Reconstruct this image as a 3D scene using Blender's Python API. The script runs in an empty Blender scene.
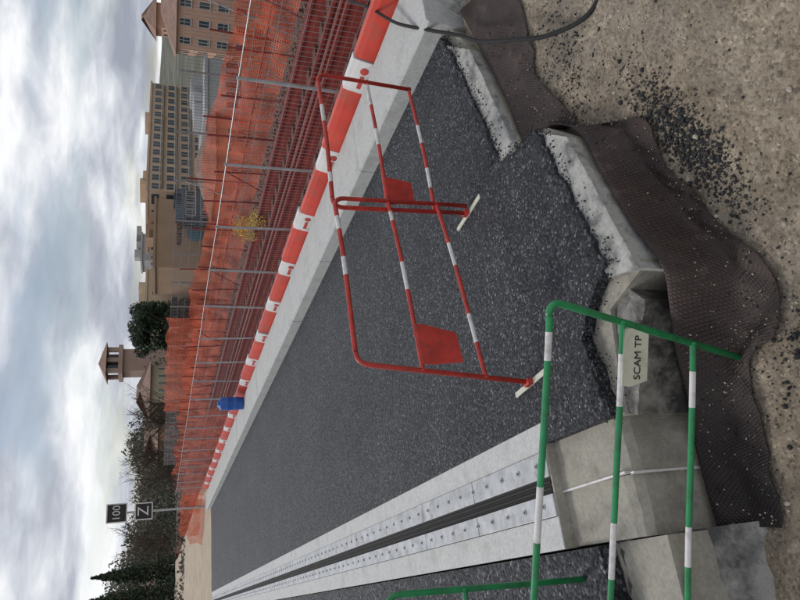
import bpy, bmesh, math, random
from mathutils import Vector, Matrix, noise
random.seed(7)
rnd=random.random
def U(a,b): return a+(b-a)*random.random()
sc=bpy.context.scene
col=sc.collection
sc.view_settings.view_transform='Standard'; sc.view_settings.look='None'; sc.view_settings.exposure=0

# ------------------------------------------------------------ materials
def newmat(name):
    m=bpy.data.materials.new(name); m.use_nodes=True
    nt=m.node_tree; b=nt.nodes['Principled BSDF']
    return m,nt,b
def N(nt,t,**k):
    n=nt.nodes.new(t)
    for a,v in k.items(): setattr(n,a,v)
    return n
def tc(nt,kind='Object'):
    return N(nt,'ShaderNodeTexCoord').outputs[kind]
def noise_n(nt,vec,scale,detail=6,rough=.6):
    n=N(nt,'ShaderNodeTexNoise'); n.inputs['Scale'].default_value=scale; n.inputs['Detail'].default_value=detail
    n.inputs['Roughness'].default_value=rough; nt.links.new(vec,n.inputs['Vector']); return n.outputs['Fac']
def ramp(nt,fac,stops):
    r=N(nt,'ShaderNodeValToRGB'); e=r.color_ramp.elements
    while len(e)<len(stops): e.new(.5)
    for i,(p,c) in enumerate(stops):
        e[i].position=p; e[i].color=(*c,1) if len(c)==3 else c
    nt.links.new(fac,r.inputs['Fac']); return r.outputs['Color']
def mix(nt,f,a,b,mode='MIX'):
    m=N(nt,'ShaderNodeMix',data_type='RGBA',blend_type=mode)
    for s,v in ((m.inputs['Factor'],f),(m.inputs['A'],a),(m.inputs['B'],b)):
        if isinstance(v,(int,float)): s.default_value=v
        elif isinstance(v,tuple): s.default_value=(*v,1) if len(v)==3 else v
        else: nt.links.new(v,s)
    return m.outputs['Result']
def math_n(nt,op,a,b=0.,c=None):
    m=N(nt,'ShaderNodeMath',operation=op)
    for i,v in enumerate([a,b]+([c] if c is not None else [])):
        if isinstance(v,(int,float)): m.inputs[i].default_value=v
        else: nt.links.new(v,m.inputs[i])
    return m.outputs[0]
def bump(nt,b,h,strength=.5,dist=.01,prev=None):
    n=N(nt,'ShaderNodeBump'); n.inputs['Strength'].default_value=strength; n.inputs['Distance'].default_value=dist
    nt.links.new(h,n.inputs['Height'])
    if prev is not None: nt.links.new(prev,n.inputs['Normal'])
    nt.links.new(n.outputs['Normal'],b.inputs['Normal']); return n.outputs['Normal']
def simple(name,c,rough=.6,metal=0,var=.25,scale=6,bmp=.15,bscale=60,dirt=None,dirtamt=.5,dirtscale=3):
    m,nt,b=newmat(name); v=tc(nt)
    f=noise_n(nt,v,scale)
    lo=tuple(x*(1-var) for x in c); hi=tuple(min(1,x*(1+var)) for x in c)
    cc=ramp(nt,f,[(.3,lo),(.7,hi)])
    if dirt:
        d=noise_n(nt,v,dirtscale,8,.7)
        df=ramp(nt,d,[(.5,(0,0,0)),(.68,(dirtamt,)*3)])
        cc=mix(nt,df,cc,dirt)
    nt.links.new(cc,b.inputs['Base Color'])
    b.inputs['Roughness'].default_value=rough; b.inputs['Metallic'].default_value=metal
    if bmp: bump(nt,b,noise_n(nt,v,bscale,4),bmp,.01)
    return m

def asphalt_mat(name,coarse=1.,gain=1.):
    m,nt,b=newmat(name); v=tc(nt)
    vo=N(nt,'ShaderNodeTexVoronoi'); vo.inputs['Scale'].default_value=85/coarse; nt.links.new(v,vo.inputs['Vector'])
    sep=N(nt,'ShaderNodeSeparateColor'); nt.links.new(vo.outputs['Color'],sep.inputs[0])
    G=lambda *c: tuple(x*gain for x in c)
    grain=ramp(nt,sep.outputs[0],[(0,G(.006,.006,.008)),(.5,G(.016,.017,.021)),(.82,G(.042,.045,.052)),(.95,G(.11,.112,.12)),(1,G(.24,.24,.25))])
    big=noise_n(nt,v,.9,7,.65)
    tint=ramp(nt,big,[(.3,(.62,.64,.69)),(.5,(.95,.96,1.)),(.7,(1.4,1.4,1.42))])
    c=mix(nt,1.,grain,tint,'MULTIPLY')
    d=noise_n(nt,v,3.5,8,.7); df=ramp(nt,d,[(.52,(0,0,0)),(.75,(.14,)*3)])
    c=mix(nt,df,c,(.14,.135,.13))
    nt.links.new(c,b.inputs['Base Color'])
    rr=ramp(nt,sep.outputs[1],[(0,(.45,)*3),(1,(.85,)*3)]); nt.links.new(rr,b.inputs['Roughness'])
    b.inputs['Specular IOR Level'].default_value=.4
    h=math_n(nt,'MULTIPLY',vo.outputs['Distance'],-1.)
    n1=bump(nt,b,h,1.,.007*coarse)
    bump(nt,b,noise_n(nt,v,20,6,.72),.7,.025,n1)
    return m
M_asph=asphalt_mat('asphalt'); M_asphc=asphalt_mat('asphalt_coarse',1.5); M_fr=asphalt_mat('asphalt_crust',1.35,.85)

def concrete_mat(name,c,stain=(.12,.11,.1),amt=.5,rough=.85,st_scale=2.2,st0=.5):
    m,nt,b=newmat(name); v=tc(nt)
    f=noise_n(nt,v,3,9,.7)
    cc=ramp(nt,f,[(.3,tuple(x*.76 for x in c)),(.7,tuple(min(1,x*1.15) for x in c))])
    f2=noise_n(nt,v,45,4,.6); cc=mix(nt,1.,cc,ramp(nt,f2,[(.3,(.83,)*3),(.7,(1.1,)*3)]),'MULTIPLY')
    d=noise_n(nt,v,st_scale,8,.72); df=ramp(nt,d,[(st0,(0,0,0)),(st0+.15,(amt,)*3)])
    cc=mix(nt,df,cc,stain)
    vo=N(nt,'ShaderNodeTexVoronoi'); vo.inputs['Scale'].default_value=38; nt.links.new(v,vo.inputs['Vector'])
    pit=ramp(nt,vo.outputs['Distance'],[(.0,(.45,)*3),(.13,(1,)*3)])
    cc=mix(nt,.5,cc,mix(nt,1.,cc,pit,'MULTIPLY'))
    nt.links.new(cc,b.inputs['Base Color']); b.inputs['Roughness'].default_value=rough
    n1=bump(nt,b,noise_n(nt,v,70,6,.7),.4,.006)
    bump(nt,b,noise_n(nt,v,9,6,.6),.3,.02,n1)
    return m
M_conc=concrete_mat('concrete_new',(.53,.53,.51),(.27,.26,.25),.55,.85,3.0,.48)
M_edge=concrete_mat('concrete_edge',(.43,.42,.39),(.09,.09,.09),.8,.9,5,.47)
M_concb=concrete_mat('concrete_abutment',(.36,.335,.28),(.13,.115,.10),.7)
M_concw=concrete_mat('concrete_white_strip',(.58,.58,.56),(.25,.24,.22),.5,.85,3,.48)
M_wet=concrete_mat('concrete_wet',(.29,.275,.245),(.028,.026,.025),.94,.4,2.6,.43)

def ground_mat():
    m,nt,b=newmat('sandy_gravel'); v=tc(nt)
    f=noise_n(nt,v,2.2,9,.7)
    c=ramp(nt,f,[(.28,(.20,.16,.115)),(.5,(.35,.29,.215)),(.72,(.49,.42,.33))])
    vo=N(nt,'ShaderNodeTexVoronoi'); vo.inputs['Scale'].default_value=75; nt.links.new(v,vo.inputs['Vector'])
    sep=N(nt,'ShaderNodeSeparateColor'); nt.links.new(vo.outputs['Color'],sep.inputs[0])
    st=ramp(nt,sep.outputs[0],[(0,(.42,.40,.38)),(.4,(1,1,1)),(.9,(1.05,1.03,1)),(1,(1.6,1.6,1.6))])
    c=mix(nt,.8,c,st,'MULTIPLY')
    f3=noise_n(nt,v,14,6,.7); c=mix(nt,1.,c,ramp(nt,f3,[(.3,(.62,.6,.58)),(.7,(1.2,)*3)]),'MULTIPLY')
    f4=noise_n(nt,v,1.3,7,.7); c=mix(nt,ramp(nt,f4,[(.50,(0,0,0)),(.70,(.6,)*3)]),c,(.15,.135,.12))
    nt.links.new(c,b.inputs['Base Color']); b.inputs['Roughness'].default_value=.95
    n1=bump(nt,b,vo.outputs['Distance'],.6,-.008)
    bump(nt,b,noise_n(nt,v,30,8,.75),.8,.02,n1)
    return m
M_sand=ground_mat()
def wide_ground():
    m,nt,b=newmat('land'); v=tc(nt)
    f=noise_n(nt,v,.03,8,.7); c=ramp(nt,f,[(.35,(.05,.065,.035)),(.5,(.10,.10,.07)),(.65,(.20,.18,.14))])
    nt.links.new(c,b.inputs['Base Color']); b.inputs['Roughness'].default_value=1
    return m
M_land=wide_ground()
M_dirt=simple('tan_dirt',(.42,.34,.25),.95,0,.2,1.2,.5,12)
def ballast_mat():
    m,nt,b=newmat('ballast'); v=tc(nt)
    vo=N(nt,'ShaderNodeTexVoronoi'); vo.inputs['Scale'].default_value=18; nt.links.new(v,vo.inputs['Vector'])
    sep=N(nt,'ShaderNodeSeparateColor'); nt.links.new(vo.outputs['Color'],sep.inputs[0])
    c=ramp(nt,sep.outputs[0],[(0,(.05,.025,.02)),(.5,(.13,.068,.052)),(1,(.26,.17,.14))])
    f=noise_n(nt,v,.5,6); c=mix(nt,1.,c,ramp(nt,f,[(.35,(.7,.6,.55)),(.65,(1.3,1.2,1.15))]),'MULTIPLY')
    nt.links.new(c,b.inputs['Base Color']); b.inputs['Roughness'].default_value=.95
    bump(nt,b,vo.outputs['Distance'],1,-.04); return m
M_ball=ballast_mat()

def membrane_mat():
    m,nt,b=newmat('dimpled_membrane'); uv=N(nt,'ShaderNodeUVMap').outputs['UV']
    sp=N(nt,'ShaderNodeSeparateXYZ'); nt.links.new(uv,sp.inputs[0])
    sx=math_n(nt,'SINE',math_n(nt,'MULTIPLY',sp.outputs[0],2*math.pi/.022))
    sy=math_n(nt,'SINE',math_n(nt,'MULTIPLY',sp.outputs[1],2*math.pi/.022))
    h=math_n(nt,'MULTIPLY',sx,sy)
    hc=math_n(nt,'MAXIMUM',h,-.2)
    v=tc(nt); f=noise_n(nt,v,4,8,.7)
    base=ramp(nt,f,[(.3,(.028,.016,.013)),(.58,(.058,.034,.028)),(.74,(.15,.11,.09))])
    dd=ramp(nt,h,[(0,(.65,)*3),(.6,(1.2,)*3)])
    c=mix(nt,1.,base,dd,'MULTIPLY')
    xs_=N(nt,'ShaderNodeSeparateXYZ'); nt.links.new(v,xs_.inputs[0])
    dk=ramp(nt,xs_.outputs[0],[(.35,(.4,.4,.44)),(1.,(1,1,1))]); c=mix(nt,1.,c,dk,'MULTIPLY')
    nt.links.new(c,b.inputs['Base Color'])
    b.inputs['Roughness'].default_value=.6
    bump(nt,b,hc,.85,.0035); return m
M_mem=membrane_mat()

M_red=simple('red_paint',(.50,.04,.028),.45,0,.25,9,.1,80,(.14,.05,.04),.65,14)
M_white=simple('white_paint',(.70,.68,.66),.5,0,.12,9,.1,80,(.28,.23,.2),.7,14)
M_green=simple('green_paint',(.02,.25,.085),.42,0,.25,9,.1,80,(.04,.09,.05),.65,14)
M_cream=simple('cream_plate',(.60,.60,.48),.5,0,.1,9,.1,80,(.3,.28,.2),.6,12)
M_galv=simple('galvanised',(.42,.43,.44),.45,.5,.2,10,.1,90)
M_wire=simple('fence_wire',(.27,.26,.26),.5,.4,.2,10,0)
M_plate=simple('joint_steel',(.44,.45,.46),.5,.25,.25,8,.2,60,(.20,.18,.16),.65,6)
M_rubber=simple('rubber',(.012,.012,.012),.8,0,.2)
M_black=simple('black_ink',(.015,.015,.015),.5,0,.1)
M_rust=simple('rusty_rail',(.21,.030,.022),.65,0,.35,5,.3,40)
M_sleeper=simple('sleeper',(.13,.07,.055),.95,0,.3,4,.4,30)
M_blue=simple('blue_plastic',(.02,.10,.38),.4,0,.15)
M_redpl=simple('red_plastic',(.58,.048,.025),.45,0,.2,3,.05,20,(.3,.10,.06),.65,5)
M_whpl=simple('white_plastic',(.70,.68,.66),.45,0,.08,3,.05,20,(.36,.32,.28),.6,5)
M_crumb=simple('asphalt_crumb',(.018,.018,.020),.65,0,.4,40,.4,90)
M_peb=simple('pebble',(.36,.32,.26),.85,0,.5,9,.3,60)
M_bark=simple('bark',(.10,.075,.055),.95,0,.3)
def leaf(name,c,s=.4):
    m,nt,b=newmat(name); v=tc(nt); f=noise_n(nt,v,s,4,.6)
    cc=ramp(nt,f,[(.3,tuple(x*.5 for x in c)),(.7,tuple(x*1.5 for x in c))]); nt.links.new(cc,b.inputs['Base Color'])
    b.inputs['Roughness'].default_value=.8; return m
M_pine=leaf('pine_leaf',(.030,.048,.022)); M_olive=leaf('olive_leaf',(.065,.068,.04)); M_brown=leaf('winter_twigs',(.11,.09,.068)); M_yel=leaf('yellow_flowers',(.62,.45,.03),8)
def net_mat():
    m,nt,b=newmat('orange_netting'); uv=N(nt,'ShaderNodeUVMap').outputs['UV']
    sp=N(nt,'ShaderNodeSeparateXYZ'); nt.links.new(uv,sp.inputs[0])
    def line(o,p,w):
        f=math_n(nt,'FRACT',math_n(nt,'DIVIDE',o,p)); return math_n(nt,'LESS_THAN',f,w)
    a=math_n(nt,'MAXIMUM',line(sp.outputs[0],.055,.26),line(sp.outputs[1],.04,.34))
    n=noise_n(nt,uv,1.5,5); c=ramp(nt,n,[(.3,(.52,.06,.02)),(.7,(.84,.18,.07))])
    nt.links.new(c,b.inputs['Base Color']); b.inputs['Roughness'].default_value=.6
    nt.links.new(a,b.inputs['Alpha']); return m
M_net=net_mat()

# ------------------------------------------------------------ mesh helpers
def obj(name,verts,faces,mats,fmat=None,parent=None,smooth=False,uvs=None,loc=None):
    me=bpy.data.meshes.new(name); me.from_pydata([tuple(v) for v in verts],[],faces)
    for m in (mats if isinstance(mats,(list,tuple)) else [mats]): me.materials.append(m)
    if fmat:
        for p,i in zip(me.polygons,fmat): p.material_index=i
    if smooth:
        for p in me.polygons: p.use_smooth=True
    if uvs:
        l=me.uv_layers.new(name='UVMap')
        for lp in me.loops: l.data[lp.index].uv=uvs[lp.vertex_index]
    me.update()
    o=bpy.data.objects.new(name,me); col.objects.link(o)
    if parent: o.parent=parent
    if loc: o.location=loc
    return o
def empty(name):
    e=bpy.data.objects.new(name,None); e.empty_display_size=.2; col.objects.link(e); return e
class MB:
    def __init__(s): s.v=[]; s.f=[]; s.m=[]
    def add(s,v,f,mi=0):
        o=len(s.v); s.v+= [Vector(p) for p in v]; s.f+=[tuple(i+o for i in q) for q in f]; s.m+=[mi]*len(f)
    def box(s,a,b,mi=0,M=None):
        x0,y0,z0=a; x1,y1,z1=b
        v=[Vector(p) for p in ((x0,y0,z0),(x1,y0,z0),(x1,y1,z0),(x0,y1,z0),(x0,y0,z1),(x1,y0,z1),(x1,y1,z1),(x0,y1,z1))]
        if M is not None: v=[M@p for p in v]
        s.add(v,[(0,3,2,1),(4,5,6,7),(0,1,5,4),(1,2,6,5),(2,3,7,6),(3,0,4,7)],mi)
    def cyl(s,a,b,r,n=8,mi=0,r2=None,cap=True):
        a=Vector(a); b=Vector(b); d=(b-a).normalized()
        u=d.orthogonal().normalized(); w=d.cross(u); r2=r if r2 is None else r2
        v=[]
        for c,rr in ((a,r),(b,r2)):
            for i in range(n):
                t=2*math.pi*i/n; v.append(c+u*math.cos(t)*rr+w*math.sin(t)*rr)
        f=[(i,(i+1)%n,n+(i+1)%n,n+i) for i in range(n)]
        if cap: f+=[tuple(range(n))[::-1],tuple(range(n,2*n))]
        s.add(v,f,mi)
    def sweep(s,pts,r,n=10,mi=0,mfun=None):
        pts=[Vector(p) for p in pts]; rings=[]
        d=(pts[1]-pts[0]).normalized(); u=d.orthogonal().normalized()
        for i,p in enumerate(pts):
            if 0<i<len(pts)-1: t=((pts[i+1]-p).normalized()+(p-pts[i-1]).normalized()).normalized()
            elif i==0: t=d
            else: t=(p-pts[i-1]).normalized()
            u=(u-t*u.dot(t)).normalized(); w=t.cross(u)
            rings.append([p+u*math.cos(2*math.pi*k/n)*r+w*math.sin(2*math.pi*k/n)*r for k in range(n)])
        o=len(s.v)
        for R in rings: s.v+=R
        for i in range(len(pts)-1):
            mm=mfun((i+.5)/(len(pts)-1)) if mfun else mi
            for k in range(n):
                s.f.append((o+i*n+k,o+i*n+(k+1)%n,o+(i+1)*n+(k+1)%n,o+(i+1)*n+k)); s.m.append(mm)
        s.f.append(tuple(o+k for k in range(n))[::-1]); s.m.append(mi)
        s.f.append(tuple(o+(len(pts)-1)*n+k for k in range(n))); s.m.append(mi)
    def obj(s,name,mats,parent=None,smooth=False,bevel=0):
        o=obj(name,s.v,s.f,mats,s.m,parent,smooth)
        if bevel:
            b=o.modifiers.new('bevel','BEVEL'); b.width=bevel; b.segments=2; b.limit_method='ANGLE'
        return o
def smoothtubes(o):
    for p in o.data.polygons: p.use_smooth = len(p.vertices)==4
def poly_slab(name,pts,z0,z1,mat,parent=None,bev=0):
    me=bpy.data.meshes.new(name); bm=bmesh.new()
    vs=[bm.verts.new((p[0],p[1],z1)) for p in pts]; f=bm.faces.new(vs)
    if f.normal.z<0: f.normal_flip()
    ex=bmesh.ops.extrude_face_region(bm,geom=[f]); 
    for g in ex['geom']:
        if isinstance(g,bmesh.types.BMVert): g.co.z=z0
    bmesh.ops.triangulate(bm,faces=[x for x in bm.faces if len(x.verts)>4])
    bmesh.ops.recalc_face_normals(bm,faces=bm.faces)
    bm.to_mesh(me); bm.free(); me.materials.append(mat)
    o=bpy.data.objects.new(name,me); col.objects.link(o)
    if parent: o.parent=parent
    return o
SK=-0.0128
def sx(x,y): return x+SK*(y-3.3)      # slight skew of the whole road axis
def jitter_line(pts,step,amp,fr=9,seed=0):
    out=[]
    for a,b in zip(pts[:-1],pts[1:]):
        a=Vector(a);b=Vector(b);L=(b-a).length;n=max(1,int(L/step)); d=(b-a).normalized(); nn=Vector((-d.y,d.x))
        for i in range(n):
            p=a+(b-a)*i/n; k=noise.noise(Vector((p.x*fr,p.y*fr,seed)))+.6*noise.noise(Vector((p.x*fr*4,p.y*fr*4,seed+5)))
            q=p+nn*k*amp; out.append((q.x,q.y))
    out.append(tuple(pts[-1])); return out

# ------------------------------------------------------------ camera
H=2.0; F=680; th=math.radians(19.2); ro=math.radians(1.2); yw=math.radians(23.6)
fh=Vector((math.sin(yw),math.cos(yw),0)); R=Vector((math.cos(yw),-math.sin(yw),0)); Z=Vector((0,0,1))
fw=fh*math.cos(th)-Z*math.sin(th); Up=fh*math.sin(th)+Z*math.cos(th)
R2=R*math.cos(ro)+Up*math.sin(ro); U2=-R*math.sin(ro)+Up*math.cos(ro)
cd=bpy.data.cameras.new('camera'); cam=bpy.data.objects.new('camera',cd); col.objects.link(cam)
cd.sensor_width=36; cd.lens=F/800*36; cd.clip_start=.05; cd.clip_end=6000
Mx=Matrix((( -U2.x,R2.x,-fw.x),(-U2.y,R2.y,-fw.y),(-U2.z,R2.z,-fw.z))).to_4x4()
Mx.translation=(0,0,H); cam.matrix_world=Mx; sc.camera=cam

# ------------------------------------------------------------ sky and sun
w=bpy.data.worlds.new('World'); sc.world=w; w.use_nodes=True; nt=w.node_tree
for n in list(nt.nodes): nt.nodes.remove(n)
sun_el=math.radians(42); sun_az=math.radians(-25)
out=N(nt,'ShaderNodeOutputWorld'); sky=N(nt,'ShaderNodeTexSky',sky_type='NISHITA'); sky.sun_disc=False
sky.sun_elevation=sun_el; sky.sun_rotation=sun_az
bg1=N(nt,'ShaderNodeBackground'); bg1.inputs['Strength'].default_value=.09; nt.links.new(sky.outputs[0],bg1.inputs['Color'])
g=tc(nt,'Generated'); sp=N(nt,'ShaderNodeSeparateXYZ'); nt.links.new(g,sp.inputs[0])
zz=math_n(nt,'ADD',math_n(nt,'MAXIMUM',sp.outputs[2],0.),.20)
cb=N(nt,'ShaderNodeCombineXYZ'); nt.links.new(math_n(nt,'DIVIDE',sp.outputs[0],zz),cb.inputs[0]); nt.links.new(math_n(nt,'DIVIDE',sp.outputs[1],zz),cb.inputs[1])
cb.inputs[2].default_value=5.2
wp=N(nt,'ShaderNodeTexNoise'); wp.inputs['Scale'].default_value=2.2; wp.inputs['Detail'].default_value=4; nt.links.new(cb.outputs[0],wp.inputs['Vector'])
wa=N(nt,'ShaderNodeVectorMath',operation='MULTIPLY_ADD'); nt.links.new(wp.outputs['Color'],wa.inputs[0]); wa.inputs[1].default_value=(.28,.28,0); nt.links.new(cb.outputs[0],wa.inputs[2])
n1=noise_n(nt,wa.outputs[0],1.25,10,.52)
mp=N(nt,'ShaderNodeVectorMath',operation='ADD'); mp.inputs[1].default_value=(4.1,2.3,7); nt.links.new(wa.outputs[0],mp.inputs[0])
n2=noise_n(nt,mp.outputs[0],1.5,9,.56)
ccol=ramp(nt,n1,[(.35,(.33,.36,.43)),(.45,(.46,.49,.56)),(.52,(.66,.69,.75)),(.60,(.95,.96,.98))])
bg2=N(nt,'ShaderNodeBackground'); bg2.inputs['Strength'].default_value=1.04; nt.links.new(ccol,bg2.inputs['Color'])
cf=ramp(nt,n2,[(.37,(.50,)*3),(.50,(1,)*3)])
ms=N(nt,'ShaderNodeMixShader'); nt.links.new(cf,ms.inputs[0]); nt.links.new(bg1.outputs[0],ms.inputs[1]); nt.links.new(bg2.outputs[0],ms.inputs[2])
nt.links.new(ms.outputs[0],out.inputs['Surface'])
sd=bpy.data.lights.new('sun','SUN'); sd.energy=1.5; sd.angle=math.radians(14); sd.color=(1,.96,.9)
so=bpy.data.objects.new('sun',sd); col.objects.link(so)
dirv=Vector((math.sin(sun_az)*math.cos(sun_el),math.cos(sun_az)*math.cos(sun_el),math.sin(sun_el)))
so.rotation_euler=(-dirv).to_track_quat('-Z','Y').to_euler()

# ------------------------------------------------------------ land sheet
def ss(t): t=max(0,min(1,t)); return t*t*(3-2*t)
def landz(x,y):
    dx=max(0,x-14,-16-x); dy=max(0,y-120,-40-y); d=math.hypot(dx,dy)
    z=-.65-15.5*ss(d/35)
    r=math.hypot(x,y)
    if r>500: z+= 75*ss((r-500)/1100)*(.45+.9*noise.noise(Vector((x*.0011,y*.0011,2.))))
    return z
def lin(a,b,n): return [a+(b-a)*i/n for i in range(n+1)]
xs=lin(-3000,-200,28)[:-1]+lin(-200,-20,18)[:-1]+lin(-20,60,40)[:-1]+lin(60,300,24)[:-1]+lin(300,3000,27)
ys=lin(-3000,-200,28)[:-1]+lin(-200,-20,18)[:-1]+lin(-20,160,60)[:-1]+lin(160,400,24)[:-1]+lin(400,3000,27)
V=[(x,y,landz(x,y)) for y in ys for x in xs]; nx=len(xs)
Fc=[(j*nx+i,j*nx+i+1,(j+1)*nx+i+1,(j+1)*nx+i) for j in range(len(ys)-1) for i in range(nx-1)]
obj('ground',V,Fc,M_land,smooth=True)

def zt(x,y):
    z=-.12-.36*ss((3.0-x)/2.6)
    z+=.03*noise.noise(Vector((x*1.7,y*1.7,1)))+.012*noise.noise(Vector((x*6,y*6,3)))
    if y<1.2: z+=.06*(1.2-y)
    return z
def ztf(x,y):
    return zt(x,y)+.007*noise.noise(Vector((x*22,y*22,8)))+.005*noise.noise(Vector((x*55,y*55,4)))
nxx,nyy=380,240
V=[];
for j in range(nyy+1):
    for i in range(nxx+1):
        x=-2.5+9.5*i/nxx; y=-1.5+5.0*j/nyy; V.append((x,y,ztf(x,y)))
Fc=[(j*(nxx+1)+i,j*(nxx+1)+i+1,(j+1)*(nxx+1)+i+1,(j+1)*(nxx+1)+i) for j in range(nyy) for i in range(nxx)]
terr=obj('gravel_ground',V,Fc,M_sand,smooth=True)

ico=bmesh.new(); bmesh.ops.create_icosphere(ico,subdivisions=1,radius=1)
IV=[v.co.copy() for v in ico.verts]; IF=[tuple(v.index for v in f.verts) for f in ico.faces]; ico.free()
def scatter(name,pts,mat,parent=None):
    mb=MB()
    for (x,y,z,r) in pts:
        rot=Matrix.Rotation(U(0,6.28),3,Vector((U(-1,1),U(-1,1),U(-1,1))).normalized()); s=Vector((U(.7,1.3),U(.6,1.1),U(.45,.9)))
        v=[]
        for p in IV:
            k=U(.8,1.2); q=rot@Vector((p.x*s.x*k,p.y*s.y*k,p.z*s.z*k)); v.append((x+q.x*r,y+q.y*r,z+q.z*r))
        mb.add(v,IF)
    return mb.obj(name,[mat],parent)
pts=[]
for _ in range(9000):
    x=U(-.3,4.6); y=U(1.2,3.1); r=.0018+.0055*rnd()**3
    if rnd()<.009: r=U(.008,.016)
    pts.append((x,y,ztf(x,y)+r*.25,r))
scatter('gravel_stones',pts,M_peb)

# ------------------------------------------------------------ bridge deck
deck=empty('bridge_deck')
edge=[(3.9,3.62),(3.33,3.30),(2.33,3.0),(2.30,2.74),(2.07,2.51),(1.19,2.28),(1.10,2.58),(.60,2.66)]
poly_slab('deck_slab',[(sx(.60,30),30),(.60,2.66)]+edge[::-1][1:]+[(4.45,3.66),(sx(4.45,30),30)],-.75,-.066,M_concb,deck)
def strip(name,a,b,c,d,z1,mat,zb=-.6):
    a,b,c,d=map(Vector,(a,b,c,d));M_=14; ns=110
    V=[];Fq=[]
    for i in range(ns+1):
        t=i/ns; p=a.lerp(b,t); q=d.lerp(c,t)
        for j in range(M_+1):
            r=p.lerp(q,j/M_)
            h=.006*noise.noise(Vector((r.x*4,r.y*4,2)))+.002*noise.noise(Vector((r.x*18,r.y*18,6)))+.0025*noise.noise(Vector((r.x*50,r.y*50,6)))
            chip=max(0,noise.noise(Vector((r.x*11,r.y*11,4)))-.1)
            if j in(0,M_): r=r+(q-p).normalized()*(.008*noise.noise(Vector((r.x*20,r.y*20,4)))-(.04*chip if j==M_ else 0))
            dr={M_:.004+.03*chip,M_-1:.012*chip}.get(j,0)
            V.append((r.x,r.y,z1+h-dr))
    w_=M_+1
    n0=len(V)
    for i in range(ns): 
        for j in range(M_): Fq.append((i*w_+j,i*w_+j+1,(i+1)*w_+j+1,(i+1)*w_+j))
    for i in range(ns+1):
        x,y,z=V[i*w_+M_]; V.append((x,y,z))
    for i in range(ns+1):
        x,y,z=V[i*w_+M_]; V.append((x,y,zb))
    for i in range(ns): Fq.append((n0+i,n0+ns+1+i,n0+ns+2+i,n0+i+1))
    for e in (0,ns):
        k=len(V); 
        for j in range(w_): x,y,z=V[e*w_+j]; V.append((x,y,z))
        for j in range(w_): x,y,z=V[e*w_+j]; V.append((x,y,zb))
        for j in range(M_): Fq.append((k+j,k+j+1,k+w_+j+1,k+w_+j))
    o=obj(name,V,Fq,mat,parent=deck,smooth=True)
    return o
strip('edge_beam_a',(3.75,3.66),(2.30,3.22),(2.31,3.0),(3.40,3.32),-.012,M_edge)
strip('edge_beam_b',(2.31,2.80),(1.22,2.47),(1.17,2.26),(2.07,2.52),-.012,M_edge)
strip('edge_beam_c',(1.22,2.50),(.66,2.72),(.58,2.60),(1.06,2.36),-.085,M_wet)

inner=[(3.86,3.70),(3.62,3.58),(3.0,3.39),(2.38,3.20),(2.30,2.98),(2.27,2.76),(1.75,2.62),(1.29,2.46),(1.17,2.62),(1.02,2.77),(.8,2.72),(.60,2.68)]
jl=jitter_line(inner,.02,.024)
right_asph=jl+[(.60,3.30),(.715,3.32),(sx(.71,29.5),29.5),(sx(3.86,29.5),29.5)]
poly_slab('asphalt_road',right_asph,-.068,.0,M_asph)
def fringe(name,a,b,width,mat):
    a=Vector(a);b=Vector(b);L=(b-a).length;n=int(L/.012);d=(b-a).normalized();nn=Vector((d.y,-d.x))
    if nn.dot(Vector((.35,1)))<0: nn=-nn
    V=[];Fq=[];K=18
    for i in range(n+1):
        t=i/n; p=a.lerp(b,t); off=.030*(noise.noise(Vector((p.x*9,p.y*9,0)))+.6*noise.noise(Vector((p.x*32,p.y*32,0))))
        en=ss(min(t,1-t)*L/.08)
        for k in range(K+1):
            s=k/K; wd=width*(.8+.6*noise.noise(Vector((p.x*2.5,p.y*2.5,7))))
            r=p+nn*((s*wd-.014+off*(1-s)))
            h=.003+(.018*math.sin(math.pi*s)**.8)*(.55+.8*noise.noise(Vector((r.x*3,r.y*3,9))))*en
            h+=.005*noise.noise(Vector((r.x*35,r.y*35,1)))+.004*noise.noise(Vector((r.x*80,r.y*80,1)))
            if i in(0,n): h=-.012
            if k==0: h=-.035
            if k==K: h=-.012
            V.append((r.x,r.y,h))
    for i in range(n):
        for k in range(K): Fq.append((i*(K+1)+k,(i+1)*(K+1)+k,(i+1)*(K+1)+k+1,i*(K+1)+k+1))
    return obj(name,V,Fq,mat,smooth=True,parent=None)
fringe('asphalt_crust',(3.6,3.57),(2.42,3.21),.13,M_fr)
fringe('asphalt_crust',(2.25,2.75),(1.31,2.465),.17,M_fr)
fringe('asphalt_crust',(1.0,2.765),(.63,2.69),.12,M_fr)
pts=[]
for (x,y) in jl:
    for _ in range(14):
        a=x+random.gauss(0,.03); b=y+random.gauss(-.02,.045); r=.0025+.006*rnd()**2
        pts.append((a,b,U(-.025,.004),r))
for _ in range(3800):
    k=rnd()
    if k<.62: x=random.gauss(1.74,.22); y=random.gauss(2.03,.07)+(x-1.74)*.25
    elif k<.8: x=random.gauss(2.6,.3); y=random.gauss(2.55,.1)
    elif k<.9: x=random.gauss(.72,.14); y=random.gauss(1.95,.12)
    else: x=U(.2,3); y=U(1.6,2.5)
    r=.0022+.006*rnd()**2
    pts.append((x,y,ztf(x,y)+r*.5,r))
for _ in range(150):
    x=random.gauss(1.74,.2); y=random.gauss(2.04,.07)+(x-1.74)*.25; pts.append((x,y,ztf(x,y)+.005,U(.007,.016)))
for _ in range(22):
    x=random.gauss(.62,.14); y=random.gauss(1.98,.09); pts.append((x,y,ztf(x,y)+.008,U(.008,.02)))
scatter('asphalt_crumbs',pts,M_crumb)

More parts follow.
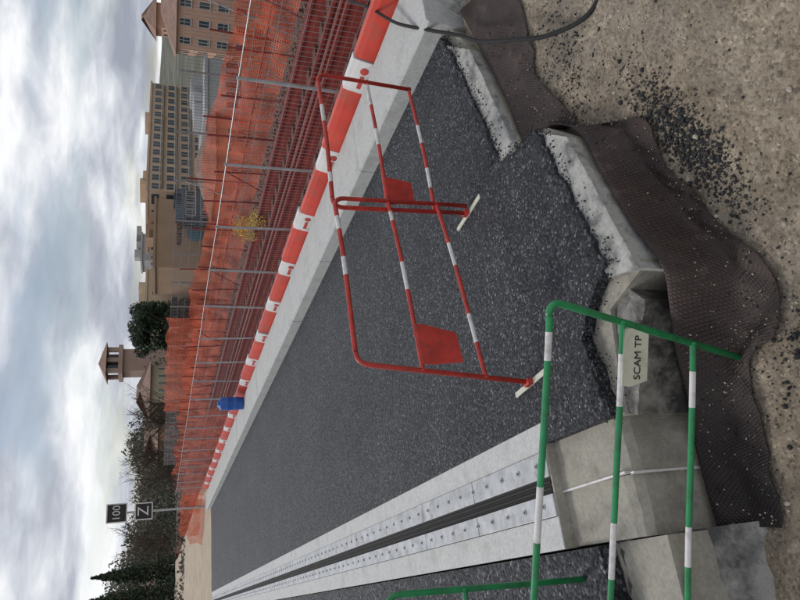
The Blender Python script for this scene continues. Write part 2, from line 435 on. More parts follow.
leftline=jitter_line([(.04,3.02),(-.3,2.96),(-1.2,2.9),(-4.5,2.9)],.03,.02)
poly_slab('asphalt_road',leftline+[(sx(-4.5,29.5),29.5),(sx(.05,29.5),29.5)],-.1,-.006,M_asphc)
poly_slab('deck_slab_left',[(.05,2.62),(-6,2.62),(-6,30),(sx(.05,30),30)],-.75,-.105,M_concb,deck)
V=[];Fq=[];n=90
prf=[(2.98,-.10),(2.90,-.115),(2.82,-.15),(2.74,-.20),(2.66,-.29),(2.58,-.38),(2.50,-.46),(2.42,-.50),(2.38,-.58)]
for i in range(n+1):
    x=.06-2.6*i/n
    for k,(yy,zz_) in enumerate(prf):
        V.append((x,yy+.02*noise.noise(Vector((x*6,k*.6,0))),zz_+.03*noise.noise(Vector((x*5,k*.8,4)))+.012*noise.noise(Vector((x*18,k*2,4)))))
P_=len(prf)
for i in range(n):
    for k in range(P_-1): Fq.append((i*P_+k,i*P_+k+1,(i+1)*P_+k+1,(i+1)*P_+k))
obj('concrete_apron',V,Fq,M_wet,parent=deck,smooth=True)

# expansion joint
joint=empty('expansion_joint')
def lstrip(mb,x0,x1,y0,y1,z0,z1,mi=0):
    v=[(sx(x0,y0),y0,z0),(sx(x1,y0),y0,z0),(sx(x1,y1),y1,z0),(sx(x0,y1),y1,z0),(sx(x0,y0),y0,z1),(sx(x1,y0),y0,z1),(sx(x1,y1),y1,z1),(sx(x0,y1),y1,z1)]
    mb.add(v,[(0,3,2,1),(4,5,6,7),(0,1,5,4),(1,2,6,5),(2,3,7,6),(3,0,4,7)],mi)
mb=MB(); 
y=3.3
while y<29.4:
    y2=min(29.4,y+3.0)
    lstrip(mb,.565,.715,y,y2-.004,-.3,.006); lstrip(mb,.05,.215,y,y2-.004,-.3,.006); y=y2
mb.obj('concrete_band',[M_concw],joint,bevel=.004)
mb=MB(); y=3.31
while y<29.3:
    y2=y+1.0; h=U(.010,.014)
    lstrip(mb,.425,.562,y,y2-.006,-.02,h); lstrip(mb,.218,.335,y,y2-.006,-.02,h); y=y2
mb.obj('steel_plates',[M_plate],joint,bevel=.003)
mb=MB(); lstrip(mb,.335,.425,3.315,29.3,-.08,-.012); lstrip(mb,.355,.368,3.32,29.3,-.03,.004); lstrip(mb,.390,.403,3.32,29.3,-.03,.004)
mb.obj('rubber_seal',[M_rubber],joint)
mb=MB(); y=3.42
while y<29:
    for xx in (.495,.277):
        mb.cyl((sx(xx,y),y,.009),(sx(xx,y),y,.016),.016,14,1); mb.cyl((sx(xx,y),y,.016),(sx(xx,y),y,.022),.009,6)
    y+=.22
mb.obj('bolts',[simple('bolt_steel',(.20,.19,.19),.5,.4),M_plate],joint)
mb=MB()
prof=[(3.30,-.055),(3.15,-.056),(3.0,-.06),(2.88,-.064),(2.78,-.072),(2.735,-.09),(2.71,-.13),(2.705,-.25),(2.70,-.40),(2.70,-.62)]
NP=len(prof)
for (xa,xb) in ((.34,.60),(.055,.334)):
    v=[];f=[];n=20
    for i in range(n+1):
        x=xa+(xb-xa)*i/n
        for k,(yy,z_) in enumerate(prof): v.append((x,yy+.010*noise.noise(Vector((x*7,z_*7,3)))+.006*noise.noise(Vector((x*25,z_*25,yy)))+(.0 if xa>.3 else .014),z_+.007*noise.noise(Vector((x*9,yy*8,3)))-(.0 if xa>.3 else .008)))
    for i in range(n):
        for k in range(NP-1): f.append((i*NP+k,(i+1)*NP+k,(i+1)*NP+k+1,i*NP+k+1))
    mb.add(v,f)
mb.box((.05,3.298,-.3),(.60,3.31,.0))
mb.obj('abutment_block',[M_concb],deck)
mb=MB(); lstrip(mb,.331,.341,2.74,3.3,-.09,-.05); mb.box((.331,2.70,-.55),(.341,2.725,-.07)); mb.obj('seam',[M_white],deck)

kerb=empty('concrete_kerb')
mb=MB(); y=3.55
while y<30:
    y2=min(30,y+2.0); g_=.006
    v=[]; dz=U(-.004,.004); dx_=U(-.005,.005)
    for yy in (y,y2-g_):
        for (xx,z_) in ((3.86,-.5),(3.86,.14),(3.885,.165),(4.50,.175),(4.50,-.5)): v.append((sx(xx,yy)+dx_,yy,z_+dz))
    f=[(i,(i+1)%5,5+(i+1)%5,5+i) for i in range(5)]+[(4,3,2,1,0),(5,6,7,8,9)]
    mb.add(v,f); y=y2
mb.obj('kerb_blocks',[M_conc],kerb,bevel=.006)
V=[];Fq=[];nn=40
for j in range(nn+1):
    for i in range(nn+1):
        x=3.9+2.6*i/nn; y=2.9+.66*j/nn; e_=min(1,j/5,i/3)
        V.append((x,y,-.2+(.24+.05*noise.noise(Vector((x*2.5,y*2.5,1)))+.02*noise.noise(Vector((x*12,y*12,1))))*ss(e_)))
Fq=[(j*(nn+1)+i,j*(nn+1)+i+1,(j+1)*(nn+1)+i+1,(j+1)*(nn+1)+i) for j in range(nn) for i in range(nn)]
obj('wing_wall',V,Fq,M_edge,parent=deck,smooth=True)

# ------------------------------------------------------------ dimpled membrane
pairs=[((3.9,3.45),(3.8,3.0),-.075),((3.36,3.27),(3.25,2.8),-.075),((2.8,3.1),(2.73,2.74),-.075),((2.33,2.97),(2.42,2.68),-.075),((2.30,2.71),(2.2,2.53),-.075),((2.08,2.49),(1.94,2.22),-.075),
((1.75,2.40),(1.63,2.17),-.08),((1.45,2.32),(1.3,2.03),-.09),((1.17,2.22),(.97,1.93),-.11),((1.02,2.30),(.76,2.05),-.17),((.85,2.44),(.70,2.22),-.26),((.6,2.56),(.45,2.28),-.36),((.40,2.66),(.22,2.32),-.42),((.06,2.66),(.02,2.34),-.42)]
def cat(a,b,c,d,t): return .5*((2*b)+(c-a)*t+(2*a-5*b+4*c-d)*t*t+(3*b-a-3*c+d)*t**3)
def resample(ps,m):
    ps=[Vector(p) for p in ps]; o=[]
    for i in range(len(ps)-1):
        a=ps[max(0,i-1)];b=ps[i];c=ps[i+1];d=ps[min(len(ps)-1,i+2)]
        for k in range(m): o.append(cat(a,b,c,d,k/m))
    o.append(ps[-1]); return o
inn=resample([(*p[0],p[2]) for p in pairs],22); ou=resample([(*p[1],0) for p in pairs],22)
V=[];Fq=[];uv=[];K=40;acc=0
for i,(p3,q3) in enumerate(zip(inn,ou)):
    p=p3.xy; q=q3.xy; zi=p3.z
    if i: acc+=((p3.xy-inn[i-1].xy).length+(q3.xy-ou[i-1].xy).length)/2
    q=q+Vector((noise.noise(Vector((acc*3,1,1))),noise.noise(Vector((acc*3,7,1)))))*.06
    L=(q-p).length
    for k in range(K+1):
        s=k/K; r=p.lerp(q,s); zo=zt(r.x,r.y)+.022
        z=zi+(zo-zi)*min(1,ss(s*1.9))**.8
        env=math.sin(math.pi*min(1,s*1.0))
        z+=.030*(env*.8+.35*s)*noise.noise(Vector((acc*5.5,s*1.4,2)))+.012*noise.noise(Vector((acc*13,s*3,5)))*(s>.05)
        z+=.020*s*s*max(0,noise.noise(Vector((acc*4,0,9))))*2
        z=max(z,zo-.012) if s>.5 else z
        V.append((r.x,r.y,z)); uv.append((acc,s*max(L,.25)))
for i in range(len(inn)-1):
    for k in range(K): Fq.append((i*(K+1)+k,(i+1)*(K+1)+k,(i+1)*(K+1)+k+1,i*(K+1)+k+1))
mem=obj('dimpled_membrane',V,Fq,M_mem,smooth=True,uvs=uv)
so_=mem.modifiers.new('thick','SOLIDIFY'); so_.thickness=.004
pts=[]
for _ in range(1500):
    i=random.randrange(20,len(inn)-1); s=U(.1,1); k=i*(K+1)+int(s*K)
    a_=V[k]; pts.append((a_[0]+U(-.01,.01),a_[1]+U(-.01,.01),a_[2]+.003,.0018+.0045*rnd()**2))
scatter('membrane_crumbs',pts[:1000],M_crumb); scatter('membrane_pebbles',pts[1000:],M_peb)

cp=resample([(5.36,4.84,.32),(4.7,4.3,.3),(4.2,3.94,.24),(3.84,3.62,.13),(3.55,3.35,.03),(3.25,3.09,.03),(2.95,2.75,.01),(2.76,2.49,-.06),(2.68,2.2,-.13),(2.9,1.95,-.13),(3.6,1.7,-.12)],10)
mb=MB(); mb.sweep(cp,.014,8); mb.obj('black_cable',[M_rubber],smooth=True)

# ------------------------------------------------------------ site barriers
def bands(ws):
    return lambda t: 1 if any(a<=t<=b for a,b in ws) else 0
def barrier(name,TL,TR,BL,BR,hr,mats,wb,r=.0145,feet=(1,1),plate=None,corner=.07,lowL=None,lowR=None,foot_l=.2,platemat=None):
    e=empty(name); TL,TR,BL,BR=map(Vector,(TL,TR,BL,BR))
    mb=MB(); dx=(TR-TL).normalized(); dl=(BL-TL).normalized(); dr=(BR-TR).normalized()
    def arc(c,a,b,n=7):
        return [ (c+a*corner)*(1-t)**2+c*2*t*(1-t)+(c+b*corner)*t*t for t in [i/n for i in range(n+1)]]
    aL=arc(TL,dl,dx); aR=arc(TR,-dx,dr)
    eL=BL if lowL is None else TL.lerp(BL,lowL); eR=BR if lowR is None else TR.lerp(BR,lowR)
    mb.sweep([eL]+aL,r); mb.sweep(aR+[eR],r)
    a=aL[-1]; b=aR[0]; n=80
    def rail(a,b,rr,f,sag):
        P=[]
        for i in range(n+1):
            t=i/n; p=a.lerp(b,t); p.z-=sag*4*t*(1-t); p+=Vector((0,1,0))*.006*math.sin(t*5+a.x); P.append(p)
        P[0]=a;P[-1]=b
        mb.sweep(P,rr,mfun=f)
    rail(a,b,r,bands(wb[0]),.006)
    for h,wbk in zip(hr,wb[1:]):
        p=TL.lerp(BL,1-h); q=TR.lerp(BR,1-h)
        rail(p,q,r*.92,bands(wbk),.008)
        for s_ in (p,q): mb.cyl(s_-dx*.006,s_+dx*.006,r*1.4,10)
    o=mb.obj('frame',mats,e); smoothtubes(o)
    nrm=dx.cross(Vector((0,0,1))).normalized()
    m2=MB()
    for on,B in ((feet[0],BL),(feet[1],BR)):
        if on:
            Mt=Matrix.Translation(B)@Matrix(((dx.x,nrm.x,0,0),(dx.y,nrm.y,0,0),(0,0,1,0),(0,0,0,1)))
            m2.box((-.016,-foot_l,0),(.016,foot_l,.012),0,Mt); m2.box((-.018,-.03,.012),(.018,.03,.045),1,Mt)
    if m2.v: m2.obj('feet',[M_cream,mats[0]],e,bevel=.003)
    if plate:
        t0,t1,h0,h1=plate; m3=MB()
        def P(t,h): return TL.lerp(TR,t).lerp(BL.lerp(BR,t),1-h)
        t0b=t0+(t1-t0)*.14; t1b=t1-(t1-t0)*.14
        q=[P(t0,h1),P(t1,h1),P(t1,h1-.05),P(t1b,h0),P(t0b,h0),P(t0,h1-.05)]; v=[p+nrm*.018 for p in q]+[p+nrm*.013 for p in q]
        m3.add(v,[(0,1,2,3,4,5),(11,10,9,8,7,6)]+[(i,(i+1)%6,6+(i+1)%6,6+i) for i in range(6)]); m3.obj('name_plate',[platemat or mats[0]],e)
    return e
RW=[M_red,M_white]
barrier('site_barrier',(2.20,3.60,1.0),(3.36,3.72,1.0),(2.29,3.71,.0),(3.44,3.86,.0),(.62,.27),RW,
  [[(.62,.78),(.12,.2)],[(.48,.60),(.80,.97)],[(.18,.32),(.52,.68)]],feet=(1,0),plate=(.03,.22,.42,.62),lowR=.735)
barrier('site_barrier',(1.12,3.45,.985),(2.25,3.57,1.0),(.95,3.31,.0),(2.33,3.68,.0),(.63,.27),RW,
  [[(.5,.62),(.82,.93)],[(.44,.6),(.86,.93)],[(.18,.32),(.6,.74)]],feet=(1,0),plate=(.03,.24,.39,.63),lowR=.97)
GW=[M_green,M_white]
g1=barrier('green_site_barrier',(-.32,2.68,.62),(.92,2.08,.60),(-.35,2.66,-.43),(.735,2.26,-.46),(.665,.30),GW,
  [[(.30,.48),(.86,.95)],[(.2,.38),(.74,.9)],[(.22,.36),(.78,.9)]],feet=(0,0),corner=.06,r=.0145)
g2=barrier('green_site_barrier',(-1.35,3.5,1.0),(-.06,3.28,1.0),(-1.35,3.5,-.006),(-.10,3.2,-.006),(.62,.27),GW,
  [[(.3,.5)],[(.4,.6)],[(.3,.5)]],feet=(1,0),corner=.07,r=.0145)

def text(body,size,loc,rotM,mat,parent,name='lettering',ext=.002,align='CENTER'):
    c=bpy.data.curves.new(name,'FONT'); c.body=body; c.size=size; c.align_x=align; c.align_y='CENTER'; c.extrude=ext
    c.materials.append(mat); o=bpy.data.objects.new(name,c); col.objects.link(o)
    M4=rotM.to_4x4(); M4.translation=loc; o.matrix_world=M4; o.parent=parent; return o
TL=Vector((-.32,2.68,.62));TR=Vector((.92,2.08,.60));BL=Vector((-.35,2.66,-.43));BR=Vector((.735,2.26,-.46))
def PG(t,h): return TL.lerp(TR,t).lerp(BL.lerp(BR,t),1-h)
O=PG(.90,.61); ax=(PG(.95,.61)-PG(.85,.61)).normalized(); az_=ax.cross(Vector((0,0,1))); az_=(az_-ax*az_.dot(ax)).normalized(); ay=az_.cross(ax).normalized()
def PL(u,v,o=0): return O+ax*u+ay*v+az_*o
mb=MB(); q=[(-.115,.06),(.115,.06),(.118,.02),(.095,-.062),(-.095,-.062),(-.118,.02)]
v=[PL(a,b,.023) for a,b in q]+[PL(a,b,.018) for a,b in q]
mb.add(v,[(0,1,2,3,4,5),(11,10,9,8,7,6)]+[(i,(i+1)%6,6+(i+1)%6,6+i) for i in range(6)]); mb.obj('name_plate',[M_cream],g1)
text('SCAM TP',.045,PL(0,-.012,.0245),Matrix((ax,ay,az_)).transposed(),M_black,g1,ext=.001)

# ------------------------------------------------------------ plastic plinth boards + mesh fence along bridge
pl=empty('plastic_barrier_row')
red=MB(); 
for k in range(-1,17):
    y0=5.05+1.43*k-.25; rx=U(-.02,.02); rz=U(-.015,.015)
    for (a,b,mi) in ((y0,y0+.42,1),(y0+.42,y0+1.41,0)):
        v=[]
        for yy in (a,b):
            for (xx,z_) in ((4.56,.10),(4.60,.28),(4.62,.335),(4.70,.335),(4.72,.28),(4.78,.10)): v.append((sx(xx,yy)+rx,yy,z_+rz))
        f=[(i,(i+1)%6,6+(i+1)%6,6+i) for i in range(6)]+[(5,4,3,2,1,0),(6,7,8,9,10,11)]
        red.add(v,f,mi)
    def lp(yy,z_): return (sx(4.555+(z_-.10)*.222,yy)+rx,yy,z_+rz)
    n=12
    red.add([lp(y0+.12+.045*math.cos(6.28*k_/n),.2+.04*math.sin(6.28*k_/n)) for k_ in range(n)],[tuple(range(n))],2)
    red.add([lp(y0+.19,.18),lp(y0+.36,.18),lp(y0+.36,.22),lp(y0+.19,.22)],[(0,1,2,3)],2)
red.obj('boards',[M_redpl,M_whpl,M_red],pl)
fe=empty('mesh_fence')
mb=MB(); post=MB(); hz=1.32
for k in range(-2,19):
    y0=4.15+1.45*k; y1=y0+1.45; xb=4.86; top=hz; ln=.04*math.sin(k*1.7)
    post.cyl((sx(xb,y0),y0,-.42),(sx(xb,y0)+ln,y0,top+.02),.018,8)
    post.cyl((sx(xb,y0)+ln,y0,top),(sx(xb,y1)+.04*math.sin((k+1)*1.7),y1,top),.006,6)
    for i in range(1,22):
        yy=y0+1.45*i/22; mb.cyl((sx(xb,yy),yy,.08),(sx(xb,yy)+ln,yy,top-.01),.0022,4,cap=False)
    for z_ in (.3,.55,.8,1.05,1.25): mb.cyl((sx(xb,y0)+ln*z_*.7,y0,z_),(sx(xb,y1)+ln*z_*.7,y1,z_),.0025,4,cap=False)
post.obj('posts',[M_galv],fe); mb.obj('wires',[M_wire],fe)

def netting(name,path,z0f,z1f,step=.15,parent=None,sag=.12):
    P=[Vector(p) for p in path]; V=[];Fq=[];uv=[];acc=0;K=8
    pts=[]
    for a,b in zip(P[:-1],P[1:]):
        L=(b-a).length;n=max(2,int(L/step)); pts+=[a.lerp(b,i/n) for i in range(n)]
    pts.append(P[-1])
    for i,p in enumerate(pts):
        if i: acc+=(p-pts[i-1]).length
        for k in range(K+1):
            s=k/K; z0=z0f(acc); z1=z1f(acc)-sag*abs(math.sin(acc*1.57))*(.7+.9*noise.noise(Vector((acc*.8,0,0))))
            wv=.15*noise.noise(Vector((acc*1.8,s*1.5,3)))+.07*noise.noise(Vector((acc*5,s*3,8)))
            V.append((p.x+wv,p.y,z0+(z1-z0)*s)); uv.append((acc,s*(z1-z0)))
    for i in range(len(pts)-1):
        for k in range(K): Fq.append((i*(K+1)+k,(i+1)*(K+1)+k,(i+1)*(K+1)+k+1,i*(K+1)+k+1))
    return obj(name,V,Fq,M_net,smooth=True,uvs=uv,parent=parent)
nf=empty('orange_safety_netting')
netting('net_across_track',[(9.3,2),(9.2,12),(9.0,30),(8.7,60)],lambda a:-.1,lambda a:.72,parent=nf)
netting('net_far_side',[(10.9,4),(10.6,25),(10.1,60)],lambda a:.0,lambda a:1.0+.15*math.sin(a*.7),parent=nf)
netting('net_tall',[(9.6,24),(9.3,36)],lambda a:-.3,lambda a:1.9,parent=nf)
netting('net_bridge_side',[(sx(4.95,18.5),18.5),(sx(4.95,34),34),(3.2,37)],lambda a:.1,lambda a:1.1,parent=nf)
netting('net_road_end',[(4.3,33),(2.6,35)],lambda a:-.05,lambda a:.75,parent=nf,sag=.25)
mb=MB()
for k in range(44):
    y=2+1.3*k; x=9.3-.01*y; mb.cyl((x,y,-.5),(x+U(-.08,.08),y+U(-.06,.06),.85+U(-.1,.35)),.022,6)
    if k%4==1: mb.cyl((x,y,.75),(x-.55,y+U(-.3,.3),-.45),.018,6)
for k in range(20):
    y=3+2.7*k; x=10.9-.014*y; mb.cyl((x,y,-.5),(x+U(-.08,.08),y,1.25+U(-.1,.3)),.025,6)
mb.cyl((9.28,2,.35),(8.9,40,.35),.014,6); mb.cyl((10.85,3,.5),(10.3,45,.5),.014,6)
mb.obj('netting_stakes',[M_rust],nf)
mb=MB()
for k in range(24):
    y=4+2.2*k; x=11.4-.02*y; mb.cyl((x,y,-.5),(x,y,1.75),.028,6)
    for i in range(1,20):
        yy=y+2.2*i/20; mb.cyl((x,yy,-.3),(x,yy,1.7),.006,3,cap=False)
    for z_ in (0,.3,.6,.9,1.2,1.45,1.7): mb.cyl((x,y,z_),(x-.044,y+2.2,z_),.007,4,cap=False)
    if k%3==0: mb.cyl((x,y,1.5),(x-.7,y,-.45),.02,6)
mb.obj('mesh_fence',[M_wire])

# ------------------------------------------------------------ railway
tr=empty('railway_track')
obj('ballast_bed',[(4.6,3.4,-.42),(13.6,3.4,-.42),(12.2,110,-.42),(3.2,110,-.42)],[(0,1,2,3)],M_ball,parent=tr)
mb=MB()
for xc in (6.35,8.2):
    for dx_ in (-.6,.6):
        for (a,b,c,d) in ((-.06,.06,-.42,-.30),(-.012,.012,-.30,-.2),(-.035,.035,-.2,-.155)):
            lstrip(mb,xc+dx_+a,xc+dx_+b,2,110,c,d)
for xc,zc in ((5.25,-.1),(7.3,-.2),(9.0,-.2)):
    mb.cyl((sx(xc,2),2,zc),(sx(xc,90),90,zc),.03,8)
    y=4
    while y<60: mb.cyl((sx(xc,y),y,-.45),(sx(xc,y),y,zc-.02),.02,5); y+=3
mb.obj('rails',[M_rust],tr)
mb=MB()
for xc in (6.35,8.2):
    y=3.5
    while y<70:
        xx=sx(xc,y); mb.box((xx-.82,y-.1,-.44),(xx+.82,y+.1,-.385)); y+=.55
mb.obj('sleepers',[M_sleeper],tr)
pts=[]
for _ in range(5500):
    y=3.5+40*rnd()**1.8; x=sx(U(5.0,10.5),y); pts.append((x,y,-.41,U(.02,.045)))
scatter('ballast_stones',pts,M_ball,tr)

# ------------------------------------------------------------ dirt at road end
V=[];nn=30
for j in range(nn+1):
    for i in range(nn+1):
        x=-14+20*i/nn; y=29.55+60*j/nn; e_=1 if (0<i<nn and 0<j<nn) else 0
        V.append((x-.013*(y-30),y,(.015+.25*abs(noise.noise(Vector((x*.3,y*.15,0))))*ss((y-30)/8)) if e_ else -.1*(0 if j==0 else 7)))
Fq=[(j*(nn+1)+i,j*(nn+1)+i+1,(j+1)*(nn+1)+i+1,(j+1)*(nn+1)+i) for j in range(nn) for i in range(nn)]
obj('dirt_track',V,Fq,M_dirt,smooth=True)

# ------------------------------------------------------------ railway sign
sg=empty('railway_speed_sign'); mb=MB(); mb.cyl((4.05,33.2,-.4),(4.05,33.2,3.95),.05,10); mb.obj('pole',[M_galv],sg)
mb=MB()
fx=Matrix(((1,0,0),(0,0,-1),(0,1,0)))
for (z0,z1,bod,sz,ww) in ((3.30,4.15,'100',.44,.41),(2.25,3.0,'Z',.66,.37)):
    mb.box((4.05-ww,33.10,z0),(4.05+ww,33.13,z1),0); mb.box((4.05-ww+.05,33.092,z0+.05),(4.05+ww-.05,33.101,z1-.05),1)
    text(bod,sz,(4.05,33.088,(z0+z1)/2),fx,M_white,sg)
mb.obj('plates',[M_white,M_black],sg)
bb=empty('blue_barrel'); mb=MB(); c=Vector((4.22,15.9,0))
prof=[(0,.0),(.17,.0),(.18,.03),(.19,.2),(.2,.23),(.19,.26),(.195,.45),(.205,.48),(.195,.51),(.19,.66),(.18,.72),(.1,.73),(.1,.78),(0,.78)]
v=[];f=[];n=18
for (r_,z_) in prof:
    for k in range(n): v.append((c.x+.8*r_*math.cos(6.2832*k/n),c.y+.8*r_*math.sin(6.2832*k/n),z_*.75+.172))
for i in range(len(prof)-1):
    for k in range(n): f.append((i*n+k,i*n+(k+1)%n,(i+1)*n+(k+1)%n,(i+1)*n+k))
mb.add(v,f); mb.obj('body',[M_blue],bb,smooth=True)

# ------------------------------------------------------------ foliage
def clump(mb,c,rad,n,size,mi=0):
    c=Vector(c)
    for _ in range(n):
        d=Vector((random.gauss(0,1),random.gauss(0,1),random.gauss(0,1))).normalized(); k=(.35+.65*rnd()**.5)*(1+.35*noise.noise(d*2.2+c))
        p=c+Vector((d.x*rad[0],d.y*rad[1],d.z*rad[2]))*k
        u=Vector((U(-1,1),U(-1,1),U(-1,1))).normalized(); w_=u.orthogonal().normalized(); s=size*U(.5,1.4)
        mb.add([p-u*s,p+w_*s*.6,p+u*s,p-w_*s*.6],[(0,1,2,3)],mi)
def tree(name,base,h,cr,mat,n=1400,kind='round',size=.35):
    e=empty(name); base=Vector(base); t=MB(); l=MB()
    t.cyl(base,base+Vector((0,0,h*.8)),h*.02,8,r2=h*.008)
    for k in range(7):
        a=U(0,6.28); z_=h*U(.4,.7); t.cyl(base+Vector((0,0,z_)),base+Vector((math.cos(a)*cr*.7,math.sin(a)*cr*.7,z_+h*.15)),h*.009,5,r2=h*.003)
    if kind=='pine':
        for k in range(16):
            a=U(0,6.28); rr=cr*U(.05,.8); z_=h*U(.6,.97)-rr*.25
            clump(l,base+Vector((math.cos(a)*rr,math.sin(a)*rr,z_)),(cr*.4,cr*.4,h*.06),n//16,size)
    elif kind=='bare':
        for k in range(60):
            a=U(0,6.28); z_=h*U(.35,.75); rr=cr*U(.4,1); s0=base+Vector((0,0,z_)); s1=base+Vector((math.cos(a)*rr,math.sin(a)*rr,z_+h*U(.1,.28)))
            t.cyl(s0,s1,h*.004,4,r2=h*.0015)
            for q in range(7):
                m_=s0.lerp(s1,U(.4,1)); t.cyl(m_,m_+Vector((U(-1,1),U(-1,1),U(.3,1.4)))*cr*.25,h*.0016,3,r2=h*.0007)
    else:
        for k in range(18):
            s=k/17; z_=h*(.12+.85*s); rr=cr*(1-s)**.8+.15
            clump(l,base+Vector((0,0,z_)),(rr,rr,h*.06),n//18,size)
    t.obj('trunk',[M_bark],e)
    if l.v: l.obj('crown',[mat],e)
    return e
def azp(az,d,z=0): a=math.radians(az); return (d*math.sin(a),d*math.cos(a),z)
tree('pine_tree',azp(21.2,120,-15),23.8,3.8,M_pine,6000,'pine',.28)
tree('pine_tree',azp(19.9,124,-15),22.4,3.2,M_pine,5000,'pine',.28)
tree('pine_tree',azp(22.3,122,-15),21.2,3.2,M_pine,4200,'pine',.28)
tree('conifer_tree',azp(2.6,95,-6),15,2.4,M_pine,4200,'cone',.22)
tree('conifer_tree',azp(1.0,100,-6),16.5,2.6,M_pine,4200,'cone',.22)
tree('conifer_tree',azp(-.8,90,-6),14,2.6,M_pine,3600,'cone',.22)
for az in (13.6,11.2,9.3,4.8,15.0): tree('bare_tree',azp(az,112,-8),U(14.5,16.5),4,M_brown,0,'bare')
mb=MB()
for k in range(260):
    az=U(-14,17.8); d=U(130,240); 
    e_=1.2+1.3*noise.noise(Vector((az*.3,0,0)))+(1.3 if az<6 else .3)+U(-.9,.3)
    if az>13.5: e_=min(e_,.9)
    top=2+d*math.tan(math.radians(e_)); x,y,_=azp(az,d)
    for q in range(4):
        zc=top-q*3.4-1.5; clump(mb,(x+U(-1.5,1.5),y+U(-1,1),zc),(3.2,3.2,2.5),95,.33,random.choice((0,0,1,1,2)))
for k in range(60):
    az=U(-10,18); d=U(55,95); x,y,_=azp(az,d); clump(mb,(x,y,-.6+U(-.3,.5)),(2.,2.,.9),150,.16,random.choice((0,1,1,2)))
mb.obj('tree_line',[M_olive,M_brown,M_pine])
mb=MB(); clump(mb,(8.75,15.6,.0),(.34,.34,.36),800,.022); clump(mb,(8.6,14.9,-.2),(.26,.26,.2),350,.022,0); mb.cyl((8.75,15.6,-.45),(8.75,15.6,.1),.02,6,1); mb.cyl((8.6,14.9,-.45),(8.6,14.9,-.1),.02,6,1)
mb.obj('yellow_flowering_bush',[M_yel,M_bark])

# ------------------------------------------------------------ buildings
M_glass=simple('window_glass',(.05,.06,.07),.15,0,.3,.5,0)
M_frame=simple('window_frame',(.6,.58,.54),.6,0,.05)
def wallm(name,c): return simple(name,c,.9,0,.14,.15,.2,3,tuple(x*.6 for x in c),.4,.08)
M_beige=wallm('beige_render',(.53,.39,.27)); M_peach=wallm('peach_render',(.56,.33,.23)); M_ochre=wallm('ochre_wall',(.37,.25,.165)); M_pale=wallm('pale_render',(.50,.40,.28)); M_tile=simple('roof_tiles',(.27,.17,.13),.9,0,.25,1); M_grey=wallm('grey_render',(.38,.38,.38))
M_bluegl=simple('blue_glazing',(.09,.12,.15),.2,0,.2,.5,0)
def building(name,az1,d1,az2,d2,depth,z0,z1,wall,floors,cols,win=(.5,.5),roof='flat',sides=True,skip=None,h_from=None,balc=False):
    e=empty(name); A=Vector(azp(az1,d1)); B=Vector(azp(az2,d2)); dx=(B-A); W=dx.length; dx.normalize(); ny=Vector((-dx.y,dx.x,0))
    if ny.dot(A)<0: ny=-ny
    M=Matrix.Identity(4)
    for i in range(3): M[i][0]=dx[i]; M[i][1]=ny[i]; M[i][2]=(0,0,1)[i]; M[i][3]=A[i]
    mb=MB(); mb.box((0,0,z0),(W,depth,z1),0,M); mb.obj('walls',[wall],e)
    r=MB()
    if roof=='flat':
        r.box((-.3,-.3,z1+.01),(W+.3,depth+.3,z1+.45),0,M)
        for k in range(3):
            x=U(.1,.85)*W; r.box((x,depth*.3,z1+.46),(x+U(1.5,4),depth*.6,z1+U(1.2,2.0)),0,M)
        r.obj('parapet_and_plant',[wall],e)
    else:
        v=[M@Vector(p) for p in ((-.8,-.8,z1),(W+.8,-.8,z1),(W+.8,depth+.8,z1),(-.8,depth+.8,z1),(depth*.4,depth/2,z1+2.4),(W-depth*.4,depth/2,z1+2.4))]
        r.add(v,[(0,1,5,4),(1,2,5),(2,3,4,5),(3,0,4),(3,2,1,0)]); r.obj('tiled_roof',[M_tile],e)
    g_=MB()
    def rows(L,put,cols_):
        fh_=(z1-(h_from or z0))/floors; cw=L/cols_
        for j in range(floors):
            zb=(h_from or z0)+fh_*j+fh_*.28
            for i in range(cols_):
                if skip and skip(i,j): continue
                x=cw*(i+.5); ww=cw*win[0]/2; hh=fh_*win[1]
                put(x-ww,x+ww,zb,zb+hh)
            if balc: g_.box((.6,-.7,zb-.55),(W-.6,-.0,zb-.40),1,M)
    def front(a,b,c,d):
        g_.box((a-.08,-.05,c-.08),(b+.08,.02,d+.08),1,M); g_.box((a,-.09,c),(b,-.04,d),0,M); g_.box(((a+b)/2-.03,-.12,c),((a+b)/2+.03,-.085,d),1,M); g_.box((a-.15,-.25,c-.18),(b+.15,.0,c-.09),1,M)
    def side(a,b,c,d):
        g_.box((-.05,a-.08,c-.08),(.02,b+.08,d+.08),1,M); g_.box((-.09,a,c),(-.04,b,d),0,M)
        g_.box((W-.02,a-.08,c-.08),(W+.05,b+.08,d+.08),1,M); g_.box((W+.04,a,c),(W+.09,b,d),0,M)
    if floors: 
        rows(W,front,cols)
        if sides: rows(depth,side,max(2,int(depth/4)))
        g_.obj('windows',[M_glass,M_frame],e)
    return e,M,W
building('peach_apartment_building',42.6,118,54,122,14,-16,.9,M_peach,6,9,(.34,.55),'hip')
building('peach_tower_house',43.9,128,45.6,129,6,-10,4.0,M_peach,4,2,(.3,.4),'hip')
building('beige_apartment_building',31.8,150,39.9,182,18,-18,5.4,M_beige,8,14,(.62,.5),balc=True)
building('glazed_annex',30.0,138,32.0,140,12,-18,-1.5,M_bluegl,6,4,(.7,.6))
e,M,W=building('ochre_commercial_building',25.8,140,31.2,146,16,-16,3.6,M_ochre,0,0)
def fxm(M,x,y,z):
    r=M.to_3x3(); X=r@Vector((1,0,0)); Zv=Vector((0,0,1)); Y=X.cross(Zv)
    return Matrix((X,Zv,Y)).transposed(), M@Vector((x,y,z))
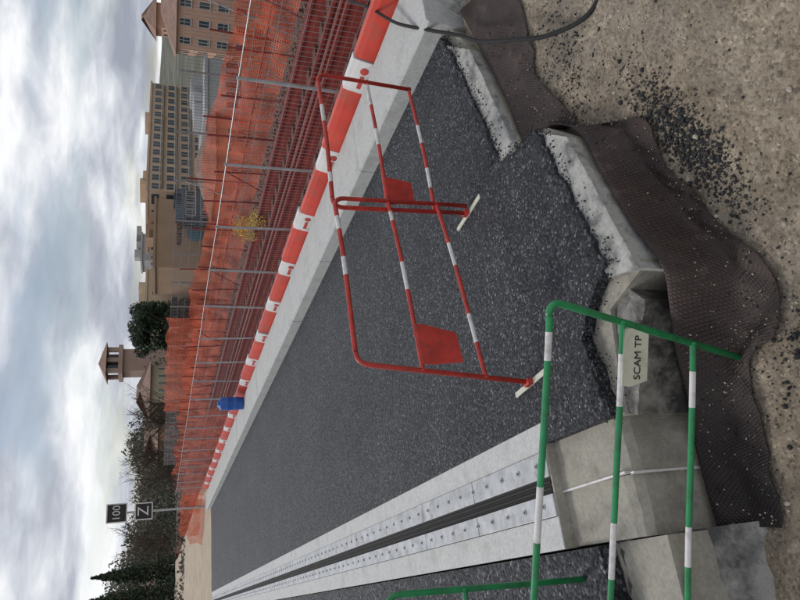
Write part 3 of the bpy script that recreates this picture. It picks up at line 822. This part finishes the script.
rm,lc=fxm(M,W*.55,-.15,-.8); text('RESIDENCE',1.3,lc,rm,M_black,e,ext=.03)
mb=MB(); n=24
cc=M@Vector((W*.5,-.1,-3.8)); X=(M.to_3x3()@Vector((1,0,0))); 
mb.add([cc+X*1.6*math.cos(6.2832*k/n)+Vector((0,0,1.6*math.sin(6.2832*k/n))) for k in range(n)],[tuple(range(n))]); mb.obj('wall_logo',[simple('logo_blue',(.1,.2,.25),.6)],e)
mb=MB()
for k in range(9): mb.box((W*(.05+.1*k),-.06,-8.8),(W*(.05+.1*k)+.9,.01,-7.6),0,M)
mb.obj('low_windows',[M_glass],e)
building('pale_apartment_building',21.0,158,25.6,165,15,-16,5.4,M_pale,7,6,(.28,.4),skip=lambda i,j:i%2==0)
building('rooftop_house',26.3,170,28.4,172,10,-10,6.8,M_grey,3,4,(.3,.4))
building('grey_warehouse',38.5,95,42.2,100,14,-14,-3.0,M_grey,2,5,(.5,.3))
building('low_house',33.5,90,38,96,10,-14,-4.0,M_peach,2,6,(.3,.4),'hip')
building('village_house',15.2,125,18.0,127,12,-12,3.8,M_pale,4,5,(.25,.4),'hip')
building('village_house',12.4,128,14.2,130,12,-12,2.4,M_peach,4,4,(.25,.4),'hip')
building('white_house',1.0,120,3.0,121,8,-8,2.2,M_pale,2,3,(.3,.4),'hip')
tw=empty('brick_tower'); M_brickt=wallm('tower_brick',(.36,.25,.20)); X,Y,_=azp(18.2,150); mb=MB()
mb.box((X-2.3,Y-2.3,-12),(X+2.3,Y+2.3,9.4)); mb.box((X-3.0,Y-3.0,9.4),(X+3.0,Y+3.0,10.2)); 
for a in (-2.6,2.6-.8):
    for b in (-2.6,2.6-.8): mb.box((X+a,Y+b,10.2),(X+a+.8,Y+b+.8,12.4))
mb.box((X-.4,Y-2.6,10.2),(X+.4,Y-1.9,12.4)); mb.obj('shaft',[M_brickt],tw)
mb=MB(); mb.add([(X-3.5,Y-3.5,12.4),(X+3.5,Y-3.5,12.4),(X+3.5,Y+3.5,12.4),(X-3.5,Y+3.5,12.4),(X,Y,14.1)],[(0,1,4),(1,2,4),(2,3,4),(3,0,4),(3,2,1,0)]); mb.obj('roof',[M_tile],tw)
mb=MB(); mb.box((X-1.4,Y-1.4,10.2),(X+1.4,Y+1.4,12.35)); mb.obj('belfry_core',[M_glass],tw)
